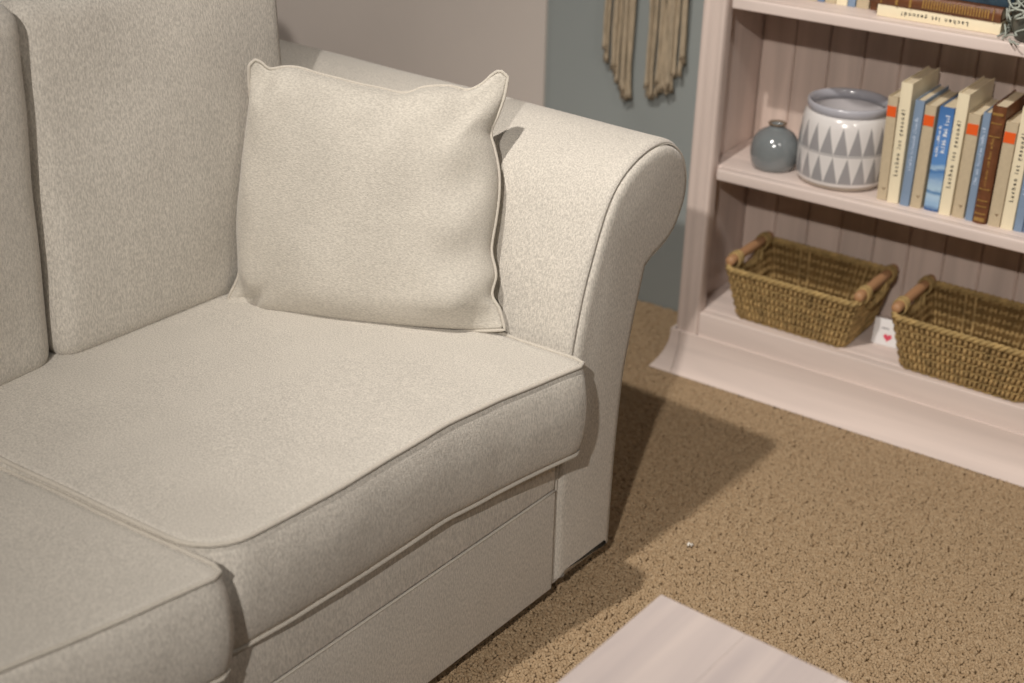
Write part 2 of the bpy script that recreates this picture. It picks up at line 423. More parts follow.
def normals2(pr, closed=True):
    out = []
    n = len(pr)
    for i in range(n):
        a = Vector(pr[(i-1) % n]); b = Vector(pr[i]); c = Vector(pr[(i+1) % n])
        d1 = (b-a).normalized(); d2 = (c-b).normalized()
        n1 = Vector((d1.y, -d1.x)); n2 = Vector((d2.y, -d2.x)); nn = n1+n2
        if nn.length < 1e-6: nn = n1
        nn.normalize(); k = min(1.6, 1/max(.3, nn.dot(n1))); out.append(nn*k)
    return out
# orientation test: centroid should lie on the inward side
cen = Vector((.06, .3)); nr = normals2(prof)
sgn = -1 if (Vector(prof[5])-cen).dot(nr[5]) > 0 else 1
def offs(d, pr=None):
    return [(p[0]+nr[i].x*sgn*d, max(.032, p[1]+nr[i].y*sgn*d) if True else 0) for i, p in enumerate(prof)]
def ringv(pr, u): return [(u, -p[0], p[1]) for p in pr]
def loft(rings, cap0=False, cap1=False, closed=True):
    n = len(rings[0]); vs_ = [v for r in rings for v in r]; fs = []
    for i in range(len(rings)-1):
        for k in range(n if closed else n-1):
            k2 = (k+1) % n; fs.append((i*n+k, i*n+k2, (i+1)*n+k2, (i+1)*n+k))
    if cap0: fs.append(tuple(range(n))[::-1])
    if cap1: fs.append(tuple((len(rings)-1)*n+k for k in range(n)))
    return vs_, fs
def puff(u, amt):      # soft waviness of the padding
    return amt
rings = [ringv(offs(.0), -.90)]
for k in range(1, 46):
    u = -.90+.885*k/45
    rg = []
    for i, p in enumerate(prof):
        w = 0.0022*noise.noise(Vector((u*5, p[0]*9, p[1]*9+3)))
        rg.append((u, -(p[0]+nr[i].x*sgn*w), max(.032, p[1]+nr[i].y*sgn*w)))
    rings.append(rg)
rings += [ringv(offs(.0015), -.009), ringv(offs(.004), -.0045), ringv(offs(.007), -.004), ringv(offs(.009), -.008)]
mb = MB(); v_, f_ = loft(rings, True, True); mb.add(v_, f_)
mb.build('arm', M_FAB, sofa)
# padded front panel of the arm
def facefill(outline, u_of):
    """concentric offset rings then a cap, bulging slightly"""
    rr = []
    for d, u in u_of: rr.append(ringv(offs(d), u))
    return loft(rr, False, True)
mb = MB(); v_, f_ = facefill(prof, ((.0085, -.010), (.0088, -.004), (.010, -.0005), (.014, .0022), (.022, .0038))); mb.add(v_, f_)
mb.build('arm_front_panel', M_FAB, sofa)
mb = MB(); path = [(-.0028, -p[0], p[1]) for p in offs(.0070) if p[0] < -.055 or (p[0] < .02 and p[1] < .5 and p[0]+p[1]*.0 < .02)]; mb.tube(path, [min(.0022, .0002+.0003*i) for i in range(len(path))], 8)
mb.build('arm_piping', M_PIPE, sofa)

# seat frame: front rail in two fabric bands, deck and back
mb = MB(); mb.bbox(-.06, .0, -2.05, -.1475, .032, .2015, .004)
mb.bbox(-.86, -.06, -2.05, -.1475, .05, .19, .004)
mb.build('front_rail', M_FAB, sofa)
mb = MB(); mb.bbox(-.78, -.001, -2.05, -.1475, .2022, .278, .006)
mb.build('seat_deck', M_FAB, sofa)
mb = MB(); mb.tube([(-.0004, -.150-1.9*k/60, .2020) for k in range(61)], .0016, 6)
mb.build('rail_piping', M_PIPE, sofa)
mb = MB()
mb.bbox(-.93, -.755, -2.05, -.125, .032, .965, .060, n=6)
mb.build('back_frame', M_FAB, sofa)
for (fx, fy) in ((-.09, -.08), (-.85, -.06), (-.05, -2.0), (-.85, -2.0)):
    mb = MB(); mb.lathe([(.0, 0), (.022, 0), (.026, .033), (0, .033)], 20, c=(fx, fy, -.003)); mb.build('foot', M_DARK, sofa)

def smin(a, b, k):
    h = max(0, min(1, .5+.5*(b-a)/k)); return b*(1-h)+a*h-k*h*(1-h)

def seat_cushion(name, v0, v1, u0, uf, ztop, zbot, crown, corner_dip, seed, corners, skew=(0, 0)):
    """uf(v): front edge. boxed cushion with piping along the top and bottom edges."""
    cx = (v0+v1)/2
    NS = 168
    def outline(s_, t=0.0):
        """rounded square; t blends the corner radii from the top edge (0) to the bottom edge (1)"""
        rr = [c0*(1-t)+c1*t for c0, c1 in corners]      # (-,-) (+,-) (+,+) (-,+)
        q = (s_ % 1.0)*4; side = int(q) % 4; f = q-int(q)
        # each quarter: from mid-side, round the corner, to the next mid-side
        cxs, cys = [(1, -1), (1, 1), (-1, 1), (-1, -1)][side]
        r = rr[[1, 2, 3, 0][side]]
        ln = (1-r)+PI*r/2+(1-r); d = f*ln
        st = [(0, -1), (1, 0), (0, 1), (-1, 0)][side]; dr = [(1, 0), (0, 1), (-1, 0), (0, -1)][side]; nx = [(0, 1), (-1, 0), (0, -1), (1, 0)][side]
        if d < 1-r: return (st[0]+dr[0]*d, st[1]+dr[1]*d)
        d -= 1-r
        c = (cxs*(1-r), cys*(1-r))
        if d < PI*r/2:
            a = d/r; return (c[0]-nx[0]*r*cos(a)+dr[0]*r*sin(a), c[1]-nx[1]*r*cos(a)+dr[1]*r*sin(a))
        d -= PI*r/2
        return (c[0]+dr[0]*r+nx[0]*d, c[1]+dr[1]*r+nx[1]*d)
    def pos(a, b, zz, out=0.0):
        # a in [-1,1] back..front ; b in [-1,1] v0..v1
        v = cx+b*(v1-v0)/2
        f = uf(v); u = u0+(f-u0)*(a+1)/2
        v += (skew[0]*(1-b)/2+skew[1]*(1+b)/2)*max(0, -u)
        if out:
            L = math.hypot(a**9, b**9) or 1
            u += out*(a**9)/L; v += out*(b**9)/L*.6
        return (u, -v, zz)
    def zt(a, b):
        rho = max(abs(a), abs(b))
        z = ztop+crown*(1-abs(a)**3.0)*(1-abs(b)**3.0)
        z -= .014*((1-a)/2)**.6
        z += corner_dip*max(0, a)**6*max(0, b)**8*-1
        z += .003*noise.noise(Vector((a*2.5+seed, b*2.5, 0)))
        return z
    def edge_wave(s_, b):
        return .0022*noise.noise(Vector((s_*26+seed*3, 1.3, 0)))
    rings = []; R = 26
    for j in range(1, R+1):
        k = (j/R)**.85
        rg = []
        for i in range(NS):
            a, b = outline(i/NS); rg.append(pos(a*k, b*k, zt(a*k, b*k)+edge_wave(i/NS, b)*k**8))
        rings.append(rg)
    topedge = [pos(*outline(i/NS), zt(*outline(i/NS))+edge_wave(i/NS, 0)) for i in range(NS)]
    H = 12
    for j in range(1, H):
        t = j/H; rg = []
        for i in range(NS):
            a, b = outline(i/NS, t); zt_ = zt(a, b)+edge_wave(i/NS, 0); zz = zt_*(1-t)+(zbot+edge_wave(i/NS+.37, 0)*1.5)*t
            pin = .0018*noise.noise(Vector((i/NS*60, t*1.5, seed)))
            rg.append(pos(a, b, zz, .014*sin(PI*t)**.7+pin*sin(PI*t)))
        rings.append(rg)
    botedge = [pos(*outline(i/NS, 1.0), zbot+edge_wave(i/NS+.37, 0)*1.5) for i in range(NS)]
    rings.append(botedge)
    for k in (.93, .5, .02): rings.append([pos(outline(i/NS, 1.0)[0]*k, outline(i/NS, 1.0)[1]*k, zbot-.004) for i in range(NS)])
    v_, f_ = loft(rings, True, True)
    mb = MB(); mb.add(v_, f_); cu = mb.build(name, M_FAB, sofa)
    def outp(e, d=.0015):
        c = Vector((sum(p[0] for p in e)/len(e), sum(p[1] for p in e)/len(e), 0)); o = []
        for p in e:
            q = Vector(p); w = (q-Vector((c.x, c.y, q.z))).normalized(); o.append(q+w*d)
        return o
    mb = MB(); mb.tube(outp(topedge), .0030, 8, closed=True); mb.tube(outp(botedge), .0030, 8, closed=True)
    mb.build('piping', M_PIPE, cu)
    return cu
SQ = (.06, .06)
def front_line(v):
    P = ((.10, .050), (.15, .044), (.225, .030), (.31, .017), (.395, .010), (.49, .008), (.584, .009), (.66, .006), (.80, -.004))
    for (a, b), (c, d) in zip(P, P[1:]):
        if v <= c: return b+(d-b)*(v-a)/(c-a)
    return P[-1][1]
seat_cushion('seat_cushion', .1485, .752, -.74, front_line, .420, .283, .006, .006, 1.0, (SQ, SQ, (.17, .08), SQ), (0, .075))
seat_cushion('seat_cushion', .756, 1.36, -.74, lambda v: (.028-.20*(v-.756)), .411, .283, .008, .002, 5.0, (SQ, SQ, SQ, SQ), (.075, 0))
seat_cushion('seat_cushion', 1.364, 1.97, -.74, lambda v: -.09, .415, .283, .008, .002, 9.0, (SQ, SQ, SQ, SQ))

def soft_block(name, mat, parent, c, h, r, bulge, seed, wr=.004, lean=0.0, n=26, dy=None):
    """upholstered block: c centre, h half sizes, r edge radius, bulge per axis"""
    mb = MB()
    def f(p):
        q = [max(-(hh-r), min(hh-r, a)) for a, hh in zip(p, h)]
        d = Vector([a-b for a, b in zip(p, q)])
        if d.length > 1e-9: d = d.normalized()*r
        w = Vector(q)+d
        t = [w[i]/h[i] for i in range(3)]
        for i in range(3):
            j, k = (i+1) % 3, (i+2) % 3
            w[i] += bulge[i]*t[i]*max(0, (1-t[j]**2))**.8*max(0, (1-t[k]**2))**.8
        nz = noise.noise(Vector((w.x*7+seed, w.y*7, w.z*7)))
        w.x += wr*nz*2; w.y += wr*noise.noise(Vector((w.x*5, w.y*5+seed, w.z*9)))
        w.x -= lean*(w.z+h[2])
        if dy: w.y += dy(t)
        return tuple(Vector(c)+w)
    def co(hh):
        a = [-hh+r*(1-cos(PI/2*k/6)) if k else -hh for k in range(7)]
        mid = [-(hh-r)+2*(hh-r)*k/n for k in range(1, n)]
        return a+mid+[-x for x in reversed(a)]
    ax = [co(x) for x in h]
    for axis in range(3):
        A, B = [(1, 2), (2, 0), (0, 1)][axis]
        for s_ in (-1, 1):
            vs_ = []; na, nb = len(ax[A]), len(ax[B])
            for i in range(na):
                for j in range(nb):
                    p = [0, 0, 0]; p[axis] = s_*h[axis]; p[A] = ax[A][i]; p[B] = ax[B][j]; vs_.append(f(p))
            fs = [(i*nb+j, (i+1)*nb+j, (i+1)*nb+j+1, i*nb+j+1) for i in range(na-1) for j in range(nb-1)]
            mb.add(vs_, fs)
    return mb.build(name, mat, parent)
# back cushions (x forward, y=-v)
soft_block('back_cushion', M_FAB, sofa, (-.614, -.368, .640), (.130, .219, .236), .028, (.026, .004, .01), 2.0, lean=.05, dy=lambda t: (.014*max(0, -t[1])-.007*max(0, t[1]))*(t[2]+1)/2)
soft_block('back_cushion', M_FAB, sofa, (-.624, -.803, .640), (.135, .211, .242), .032, (.03, .004, .01), 6.0, lean=-.02, dy=lambda t: .013*max(0, t[1])*(t[2]+1)/2)
soft_block('back_cushion', M_FAB, sofa, (-.615, -1.225, .643), (.135, .206, .232), .045, (.03, .006, .01), 11.0)
soft_block('back_cushion', M_FAB, sofa, (-.615, -1.650, .643), (.135, .206, .232), .045, (.03, .006, .01), 15.0)

# ------------------------------------------------------------------ throw pillow
def throw_pillow():
    top = [(-0.0032, 0.0426, 0.3275), (0.0011, 0.0501, 0.335), (0.0082, 0.0559, 0.3311), (0.0169, 0.0617, 0.3233), (0.0306, 0.0765, 0.3256), (0.0451, 0.0903, 0.3242), (0.0658, 0.1072, 0.3164), (0.0866, 0.1242, 0.31), (0.1078, 0.1409, 0.3036), (0.129, 0.1578, 0.2987), (0.156, 0.1785, 0.2926), (0.1754, 0.1978, 0.3007), (0.2016, 0.2196, 0.3027), (0.2219, 0.2336, 0.2981), (0.2355, 0.247, 0.3064), (0.2441, 0.2577, 0.3183), (0.2518, 0.2653, 0.3238), (0.2621, 0.2702, 0.3165)]
    right = [(0.2621, 0.2702, 0.3165), (0.2645, 0.2613, 0.2937), (0.2636, 0.2481, 0.2683), (0.2622, 0.2353, 0.2456), (0.2722, 0.2321, 0.2243), (0.2843, 0.2267, 0.197), (0.2928, 0.2171, 0.1683), (0.2992, 0.2035, 0.1373), (0.3041, 0.1896, 0.1089), (0.3089, 0.184, 0.0942), (0.3215, 0.1779, 0.07), (0.3258, 0.1647, 0.0457), (0.3408, 0.164, 0.0279), (0.355, 0.158, 0.0042)]
    bottom = [(-0.0198, -0.0096, -0.004), (-0.0116, -0.008, -0.0099), (0.0135, 0.001, -0.0195), (0.0526, 0.0226, -0.0181), (0.0925, 0.043, -0.0177), (0.1331, 0.0622, -0.018), (0.1736, 0.081, -0.0166), (0.2139, 0.0994, -0.0136), (0.2544, 0.117, -0.0101), (0.2951, 0.1336, -0.0062), (0.3288, 0.147, -0.0018), (0.355, 0.158, 0.0042)]
    left = [(-0.0032, 0.0426, 0.3275), (-0.0046, 0.0417, 0.3011), (-0.0041, 0.0425, 0.2731), (-0.0078, 0.0376, 0.2379), (-0.0111, 0.0321, 0.2025), (-0.0129, 0.027, 0.1668), (-0.0152, 0.0205, 0.1309), (-0.0153, 0.0163, 0.1019), (-0.0133, 0.0139, 0.0727), (-0.0121, 0.0107, 0.0479), (-0.0126, 0.0053, 0.0246), (-0.0198, -0.0096, -0.004)]
    n = 64
    def rs(pts):
        P = catmull(pts, 8); L = [0]
        for i in range(1, len(P)): L.append(L[-1]+(P[i]-P[i-1]).length)
        out = []; j = 0
        for k in range(n+1):
            s_ = L[-1]*k/n
            while j < len(L)-2 and L[j+1] < s_: j += 1
            out.append(P[j].lerp(P[j+1], (s_-L[j])/max(1e-9, L[j+1]-L[j])))
        return out
    T = rs(top); B = rs(bottom); Lf = rs(left)[::-1]; R = rs(right)[::-1]      # left/right now run bottom -> top
    bd = Vector((.91435, -.40493, 0)); up = Vector((-.08419, -.19010, .97815))
    bd = Vector((bd.x, -bd.y, 0)); up = Vector((up.x, -up.y, up.z))           # sofa local y = -v
    nrm = up.cross(bd)
    if nrm.y > 0: nrm = -nrm                                                    # towards the camera side
    mb = MB()
    def P2(i, j):
        s_, t = i/n, j/n
        c = (1-t)*B[i]+t*T[i]+(1-s_)*Lf[j]+s_*R[j]-((1-s_)*(1-t)*B[0]+s_*(1-t)*B[n]+(1-s_)*t*T[0]+s_*t*T[n])
        return c
    root_loc = Vector((-.45, -.31, .42))
    def thick(i, j, side):
        a, b = 2*i/n-1, 2*j/n-1
        e = (max(0, 1-abs(a)**3.6)*max(0, 1-abs(b)**3.6))**.55
        dc = math.hypot(1-abs(a), 1-abs(b)); k = max(0, min(1, (dc-.10)/.26)); k = k*k*(3-2*k)
        e *= .16+.84*k
        base = (.064 if side > 0 else .048)*e
        w = .009*noise.noise(Vector((a*2.1+3, b*1.4, side)))*e
        # creases running in from the right edge, the top edge and the corners
        cr = .0060*sin(b*10.5+.6+a*2.2)*math.exp(-((a-.80)/.20)**2)*min(1, e*1.6)
        cr += .0035*sin(a*12+2)*math.exp(-((b-.86)/.13)**2)*min(1, e*1.6)
        cr += .0030*sin(b*9+1)*math.exp(-((a+.88)/.12)**2)*min(1, e*1.6)
        # the tucked fold at the lower left ear
        fd = (a+.80)*.62-(b+.86)*.5
        cr -= .010*math.exp(-(fd/.035)**2)*math.exp(-((a+.85)**2+(b+.85)**2)/.03)
        return base+w+cr
    for side in (1, -1):
        vs_ = []
        for i in range(n+1):
            for j in range(n+1):
                c = P2(i, j); d = thick(i, j, side)*side
                vs_.append(tuple(c+nrm*d))
        fs = [(i*(n+1)+j, (i+1)*(n+1)+j, (i+1)*(n+1)+j+1, i*(n+1)+j+1) for i in range(n) for j in range(n)]
        mb.add(vs_, fs)
    sofaM = Matrix.Translation(SO) @ Matrix.Rotation(SA, 4, 'Z')
    root = empty('throw_pillow', sofaM @ root_loc, SA)
    tag(root, 'square cream throw pillow with piped edges leaning in the sofa corner', 'pillow')
    mb.build('pillow_cover', M_PILLOW, root)
    loop = [B[i] for i in range(n)]+[R[j] for j in range(n)]+[T[i] for i in range(n, 0, -1)]+[Lf[j] for j in range(n, 0, -1)]
    mb = MB(); mb.tube([tuple(c) for c in loop], .0024, 7, closed=True)
    mb.build('piping', M_PIPE, root)
throw_pillow()

# ------------------------------------------------------------------ bookcase
YP = 2.20
bc = empty('bookcase', (-1.113, YP, 0))
tag(bc, 'whitewashed wooden bookcase with fluted posts against the blue-grey wall', 'bookcase')
BX, BY = -1.113, YP
W = 1.05; TOPZ = 1.66
def L(x, y, z=0): return (x-BX, y-BY, z)
def post(x0, x1):
    # fluted post: front face profile with shallow grooves, extruded upright
    w = x1-x0; pts = []
    xs = [0, .002, .006]
    prof_ = [(0, .006), (.0015, .002), (.005, 0)]
    g = [.30, .70]
    for gg in g:
        c = gg*w
        prof_ += [(c-.0050, 0), (c-.0020, .0009), (c+.0020, .0009), (c+.0050, 0)]
    prof_ += [(w-.006, 0), (w-.003, .001), (w-.0008, .004), (w, .010)]
    ring = [(x0-BX+a, b) for a, b in prof_]+[(x0-BX+w, .024), (x0-BX, .024)]
    mb = MB(); v_, f_ = loft([[(a, b, .080) for a, b in ring], [(a, b, TOPZ) for a, b in ring]], True, True); mb.add(v_, f_)
    return mb.build('post', M_WHITEWOOD_V, bc, angle=35)
post(-1.113, -1.066); post(-1.113+W-.047, -1.113+W)
for sx in (-1.1105, -1.113+W-.0225):
    mb = MB(); mb.bbox(*[a for a in (sx-BX, sx-BX+.020)], .0243, .222, .0, TOPZ, .0015); mb.build('side_panel', M_WHITEWOOD_V, bc, smooth=True, angle=40)
# shelves
def shelf(z0, z1, y0=.003):
    mb = MB(); x0 = -1.0905-BX; x1 = W-.0225
    mb.bbox(x0, x1, .0245, .2105, z0, z1, .002)
    mb.bbox(-1.0585-BX, W-.0545, y0, .0245, z0, z1, .003)
    return mb.build('shelf', M_WHITEWOOD, bc, angle=40)
shelf(.107, .1268, .022); shelf(.3965, .417); shelf(.709, .729); shelf(1.02, 1.04); shelf(1.33, 1.35)
mb = MB(); mb.bbox(-.012, W+.012, -.012, .225, TOPZ, TOPZ+.024, .004); mb.build('top_board', M_WHITEWOOD, bc, angle=40)
# riser under the bottom shelf
mb = MB(); mb.bbox(-1.0655-BX, W-.0475, .001, .0215, .0, .1272, .002); mb.build('riser', M_WHITEWOOD, bc, angle=40)
# back boards, tongue and groove
mb = MB(); xb = -1.0900-BX; bw = .0675; k = 0
while xb < W-.025:
    x1 = min(xb+bw, W-.023)
    ring = [(xb+.0006, .0032), (xb+.0032, 0), (x1-.0032, 0), (x1-.0006, .0032), (x1-.0006, .006), (xb+.0006, .006)]
    v_, f_ = loft([[(a, .2115+b, .02) for a, b in ring], [(a, .2115+b, TOPZ-.001) for a, b in ring]], True, True); mb.add(v_, f_)
    xb = x1
mb.box(-1.0900-BX, W-.023, .2176, .2200, .02, TOPZ-.001)
mb.build('back_panel', M_BACKWOOD, bc, angle=30)
# plinth with a hollow flare to the front and the side
def flare(z): # distance out from the upper face
    t = max(0, 1-z/.080); return .004+.028*t**2.3
zs = [.080*k/14 for k in range(15)]
def plinth_piece(name, xa, xb_, left_flare):
    rr = []
    for z in zs:
        d = flare(z)
        xl = -.004-d+.0 if left_flare else xa
        rr.append([(xl, -d, z), (xb_, -d, z), (xb_, .0, z), (xl, .0, z)])
    v_, f_ = loft(rr, True, True); mb = MB(); mb.add(v_, f_); return mb.build(name, M_WHITEWOOD, bc, angle=50)
plinth_piece('plinth', .0125, W+.02, False)
plinth_piece('plinth_corner', 0, .0115, True)
def side_return():
    rr = []
    for z in zs:
        d = flare(z); rr.append([(-.004-d, .0005, z), (-.002, .0005, z), (-.002, .222, z), (-.004-d, .222, z)])
    v_, f_ = loft(rr, True, True); mb = MB(); mb.add(v_, f_); return mb.build('plinth_side', M_WHITEWOOD, bc, angle=50)
side_return()

# ------------------------------------------------------------------ books
LACHEN = 'Lachen ist gesund!'
def book(name, w, d, h, mcover, label, cat='book', group=None, mspine=None, r=.0015, rounded=False, pages=M_PAGES):
    """standing book: origin at the foot of the spine, spine faces -y, x = thickness"""
    root = empty(name, (0, 0, 0)); tag(root, label, cat, group)
    t = .0018; hw = w/2; mb = MB()
    # cover outline (plan): C shape, spine slightly curved
    segs = 8; bow = .0045 if rounded else .0012
    out = [(-hw, d)]+[(-hw, .004)]
    for k in range(segs+1):
        a = -1+2*k/segs; out.append((a*(hw-.0003), bow*(a*a)-0.0))
    out += [(hw, .004), (hw, d)]
    inn = [(hw-t, d), (hw-t, t+bow+.001), (-hw+t, t+bow+.001), (-hw+t, d)]
    ring = out+inn
    v_, f_ = loft([[(a, b, 0) for a, b in ring], [(a, b, h) for a, b in ring]], True, True); mb.add(v_, f_)
    mb.build('cover', mcover, root, angle=30)
    mb = MB(); mb.box(-hw+t+.0001, hw-t-.0001, t+bow+.0015, d-.003, .002, h-.0025); mb.build('pages', pages, root, smooth=False)
    return root
def spine_text(root, body, size, mat, z0, x=0.0, spacing=1.15, y=-.0003, squash=1.0):
    return text_mesh('title_text', body, size, mat, root, (x, y, z0), (PI/2, -PI/2, 0), squash=squash, spacing=spacing)
def blurred_line(root, z0, z1, size, mat, x=0.0, seed=1):
    # a line of lettering too small to read in the photo: letter-sized strokes only
    rg = random.Random(seed); mb = MB(); z = z0; word = rg.randint(4, 8)
    while z < z1:
        w = size*rg.uniform(.30, .55); hgt = size*rg.choice((.55, .6, .6, .85))
        mb.box(x-hgt+size*.35, x+size*.35, -.0005, .0004, z, z+w*.38)
        if rg.random() < .6: mb.box(x+size*.35-hgt*rg.uniform(.3, 1), x+size*.35-hgt*.2, -.0005, .0004, z+w*.38, z+w)
        z += w+size*.16; word -= 1
        if word == 0: z += size*.45; word = rg.randint(3, 8)
    return mb.build('spine_lettering', mat, root, smooth=False)
def label_patch(root, w, z0, z1, mat, name='spine_label'):
    mb = MB(); mb.box(-w/2+.001, w/2-.001, -.0004, .0006, z0, z1); return mb.build(name, mat, root, smooth=False)
def bird(root, x, z, s=.007, mat=M_BIRD):
    pts = [(-.9, .55), (-.45, .75), (-.1, .45), (.5, .6), (1.0, 1.0), (.75, .35), (.35, .0), (.2, -.7), (.05, -.7), (.05, -.1), (-.4, .1), (-.65, .4)]
    mb = MB(); v_, f_ = loft([[(x+a*s, -.0003, z+b*s) for a, b in pts], [(x+a*s, .0006, z+b*s) for a, b in pts]], True, True); mb.add(v_, f_)
    return mb.build('emblem', mat, root, smooth=False)
SZ = .4172
def cream_book(x, w, h, label, group='cream joke books on the middle shelf', lean=0.0):
    b = book('book', w, .128, h, M_CREAM, label, group=group)
    spine_text(b, LACHEN, .0092, M_INK, .048, spacing=1.62); b.location = (x, 2.238, SZ+abs(lean)*.011); b.rotation_euler.y = lean; return b
def beige_book(x, w, h, label, y=2.240, lean=0.0):
    b = book('book', w, .118, h, M_BEIGE, label, group='beige books with orange labels')
    label_patch(b, w, h-.034, h-.016, M_ORANGE); bird(b, w*.12, .020, .0036); b.location = (x, y, SZ+abs(lean)*.011); b.rotation_euler.y = lean; return b
def blue_book(x, w, h, label, y=2.238):
    b = book('book', w, .118, h, M_BLUE, label, group='thin dusty blue books')
    blurred_line(b, .064, .160, .0070, M_PALEINK, 0, int(abs(x)*1000)); b.location = (x, y, SZ); return b
beige_book(-.7600, .0175, .182, 'beige book with orange spine label beside the patterned pot', lean=-.028)
cream_book(-.7396, .0200, .210, 'tall cream book nearest the pot, between beige and thin blue books', lean=-.022)
blue_book(-.7184, .0160, .185, 'thin blue book beside the leftmost tall cream book')
beige_book(-.6995, .0190, .179, 'beige book with orange spine label touching the blue picture book')
b = book('book', .0250, .112, .181, M_PICTURE, 'wide blue book with water picture and white lettering on the spine')
blurred_line(b, .096, .150, .0060, M_WHITEINK, -.006, 3); blurred_line(b, .104, .168, .0085, M_WHITEINK, .004, 8)
b.location = (-.6728, 2.242, SZ)
cream_book(-.6483, .0195, .210, 'tall cream book right of the blue picture book')
beige_book(-.6260, .0200, .179, 'beige book with orange label between a tall cream and a thin blue book')
blue_book(-.6062, .0128, .186, 'thin blue book touching the brown leather book')
b = book('book', .0225, .120, .200, M_BROWN, 'brown leather book with gilded bands standing among the pale books', rounded=True)
for z0, z1 in ((.005, .011), (.017, .019), (.030, .0315), (.040, .0415), (.060, .0615), (.150, .1515), (.172, .1735), (.186, .190)):
    mb = MB(); mb.box(-.0085, .0085, -.0004, .003, z0, z1); mb.build('gilded_band', M_GOLD, b, smooth=False)
blurred_line(b, .066, .146, .0065, M_GOLD, -.001, 5)
b.location = (-.5880, 2.234, SZ)
beige_book(-.5645, .0200, .178, 'rightmost beige book with orange spine label, right of the brown leather book', 2.238)
cream_book(-.5430, .0200, .207, 'rightmost tall cream book near the right edge of the shelf')
blue_book(-.5250, .0140, .186, 'rightmost thin blue book, at the right edge of the photo', 2.240)
b = book('book', .020, .118, .182, M_BLUEGREY, 'grey-blue book last in the row at the right edge of the photo'); b.location = (-.5070, 2.241, SZ)
# upper shelf: row standing further back, only the feet show
UZ = .7292
def upper(x, w, h, mat, label, grp):
    b = book('book', w, .115, h, mat, label, group=grp); b.location = (x, 2.268, UZ); return b
upper(-.9420, .020, .179, M_BEIGE, 'leftmost beige book on the top visible shelf', 'books standing on the upper shelf')
upper(-.9250, .013, .182, M_BLUEGREY, 'grey-blue book at the left of the upper shelf row', 'books standing on the upper shelf')
upper(-.9080, .019, .179, M_BEIGE, 'beige book between grey-blue and cream books on the upper shelf', 'books standing on the upper shelf')
upper(-.8875, .020, .205, M_CREAM, 'cream book standing on the upper shelf', 'books standing on the upper shelf')
upper(-.8700, .0135, .182, M_BLUE, 'light blue book standing on the upper shelf', 'books standing on the upper shelf')
upper(-.8505, .022, .179, M_BEIGE, 'beige book beside the lying brown book on the upper shelf', 'books standing on the upper shelf')
# lying stack: spine forward. A standing book turned a quarter turn about y lies on its side
def lying(x_right, y, z, w, d, h, mat, label, rot=PI/2, **k):
    b = book('book', w, d, h, mat, label, **k)
    return b
b = book('book', .0195, .130, .203, M_CREAM, 'cream book lying flat at the bottom of the upper shelf stack')
text_mesh('title_text', LACHEN, .0092, M_INK, b, (0, -.0003, .152), (PI/2, PI/2, 0), spacing=1.55)
b.rotation_euler = (0, PI/2, 0); b.location = (-.8120, 2.236, UZ+.0099)
b = book('book', .022, .132, .217, M_BROWN, 'brown gilded leather book lying on the cream book', rounded=True)
for k in range(24):
    z0 = .090+k*.0046
    mb = MB(); mb.box(-.0075, .0065, -.0003, .003, z0, z0+.0024); mb.build('gilded_rib', M_GOLD, b, smooth=False)
for z0, z1 in ((.020, .022), (.045, .049), (.068, .072), (.204, .206)):
    mb = MB(); mb.box(-.0085, .0085, -.0004, .003, z0, z1); mb.build('gilded_band', M_GOLD, b, smooth=False)
b.rotation_euler = (0, PI/2, math.radians(-.5)); b.location = (-.8270, 2.232, UZ+.0197+.0112)
b = book('book', .024, .12, .190, M_TEAL, 'dark blue book lying on top of the brown gilded book')
b.rotation_euler = (0, PI/2, math.radians(-2)); b.location = (-.776, 2.250, UZ+.0197+.0224+.0122)
# a standing brown book edge between the row and the stack
b = upper(-.8300, .014, .195, M_BROWN, 'brown book standing left of the lying stack', None); b.location.y = 2.268

# ------------------------------------------------------------------ twig ball on the upper shelf
def twig_ball():
    rng = random.Random(5)
    root = empty('twig_ball', (-.547, 2.252, UZ))
    tag(root, 'grey frosted twig lantern beside the lying books on the upper shelf', 'decoration')
    mb = MB(); mb.lathe([(0, .0005), (.042, .0005), (.050, .02), (.052, .10), (.047, .12), (.040, .12), (.040, .02), (0, .01)], 40)
    mb.build('glass', M_LANTERN, root)
    mb = MB()
    def p(a, z, r): return Vector((r*cos(a), r*sin(a), z))
    for k in range(95):
        a = rng.uniform(0, 2*PI); z = rng.uniform(.004, .14); r = rng.uniform(.054, .064)
        da = rng.uniform(-.35, .35); dz = rng.uniform(-.02, .02)
        pts = []
        for i in range(9):
            pts.append(p(a, max(.002, z), r)); a += da*.45+rng.uniform(-.25, .25); z += dz*.6+rng.uniform(-.010, .010); r = min(.066, max(.054, r+rng.uniform(-.004, .004)))
            z = min(.15, max(.002, z))
        pts = catmull(pts, 3); mb.tube(pts, rng.uniform(.0011, .0019), 6)
    for k in range(26):
        a = rng.uniform(0, 2*PI); r = rng.uniform(.052, .06)
        pts = [p(a+i*.12, .0025+.001*(i % 2), r+.004*i) for i in range(4)]; mb.tube(catmull(pts, 3), .0012, 6)
    mb.build('twig_mesh', M_WIRE, root)
twig_ball()

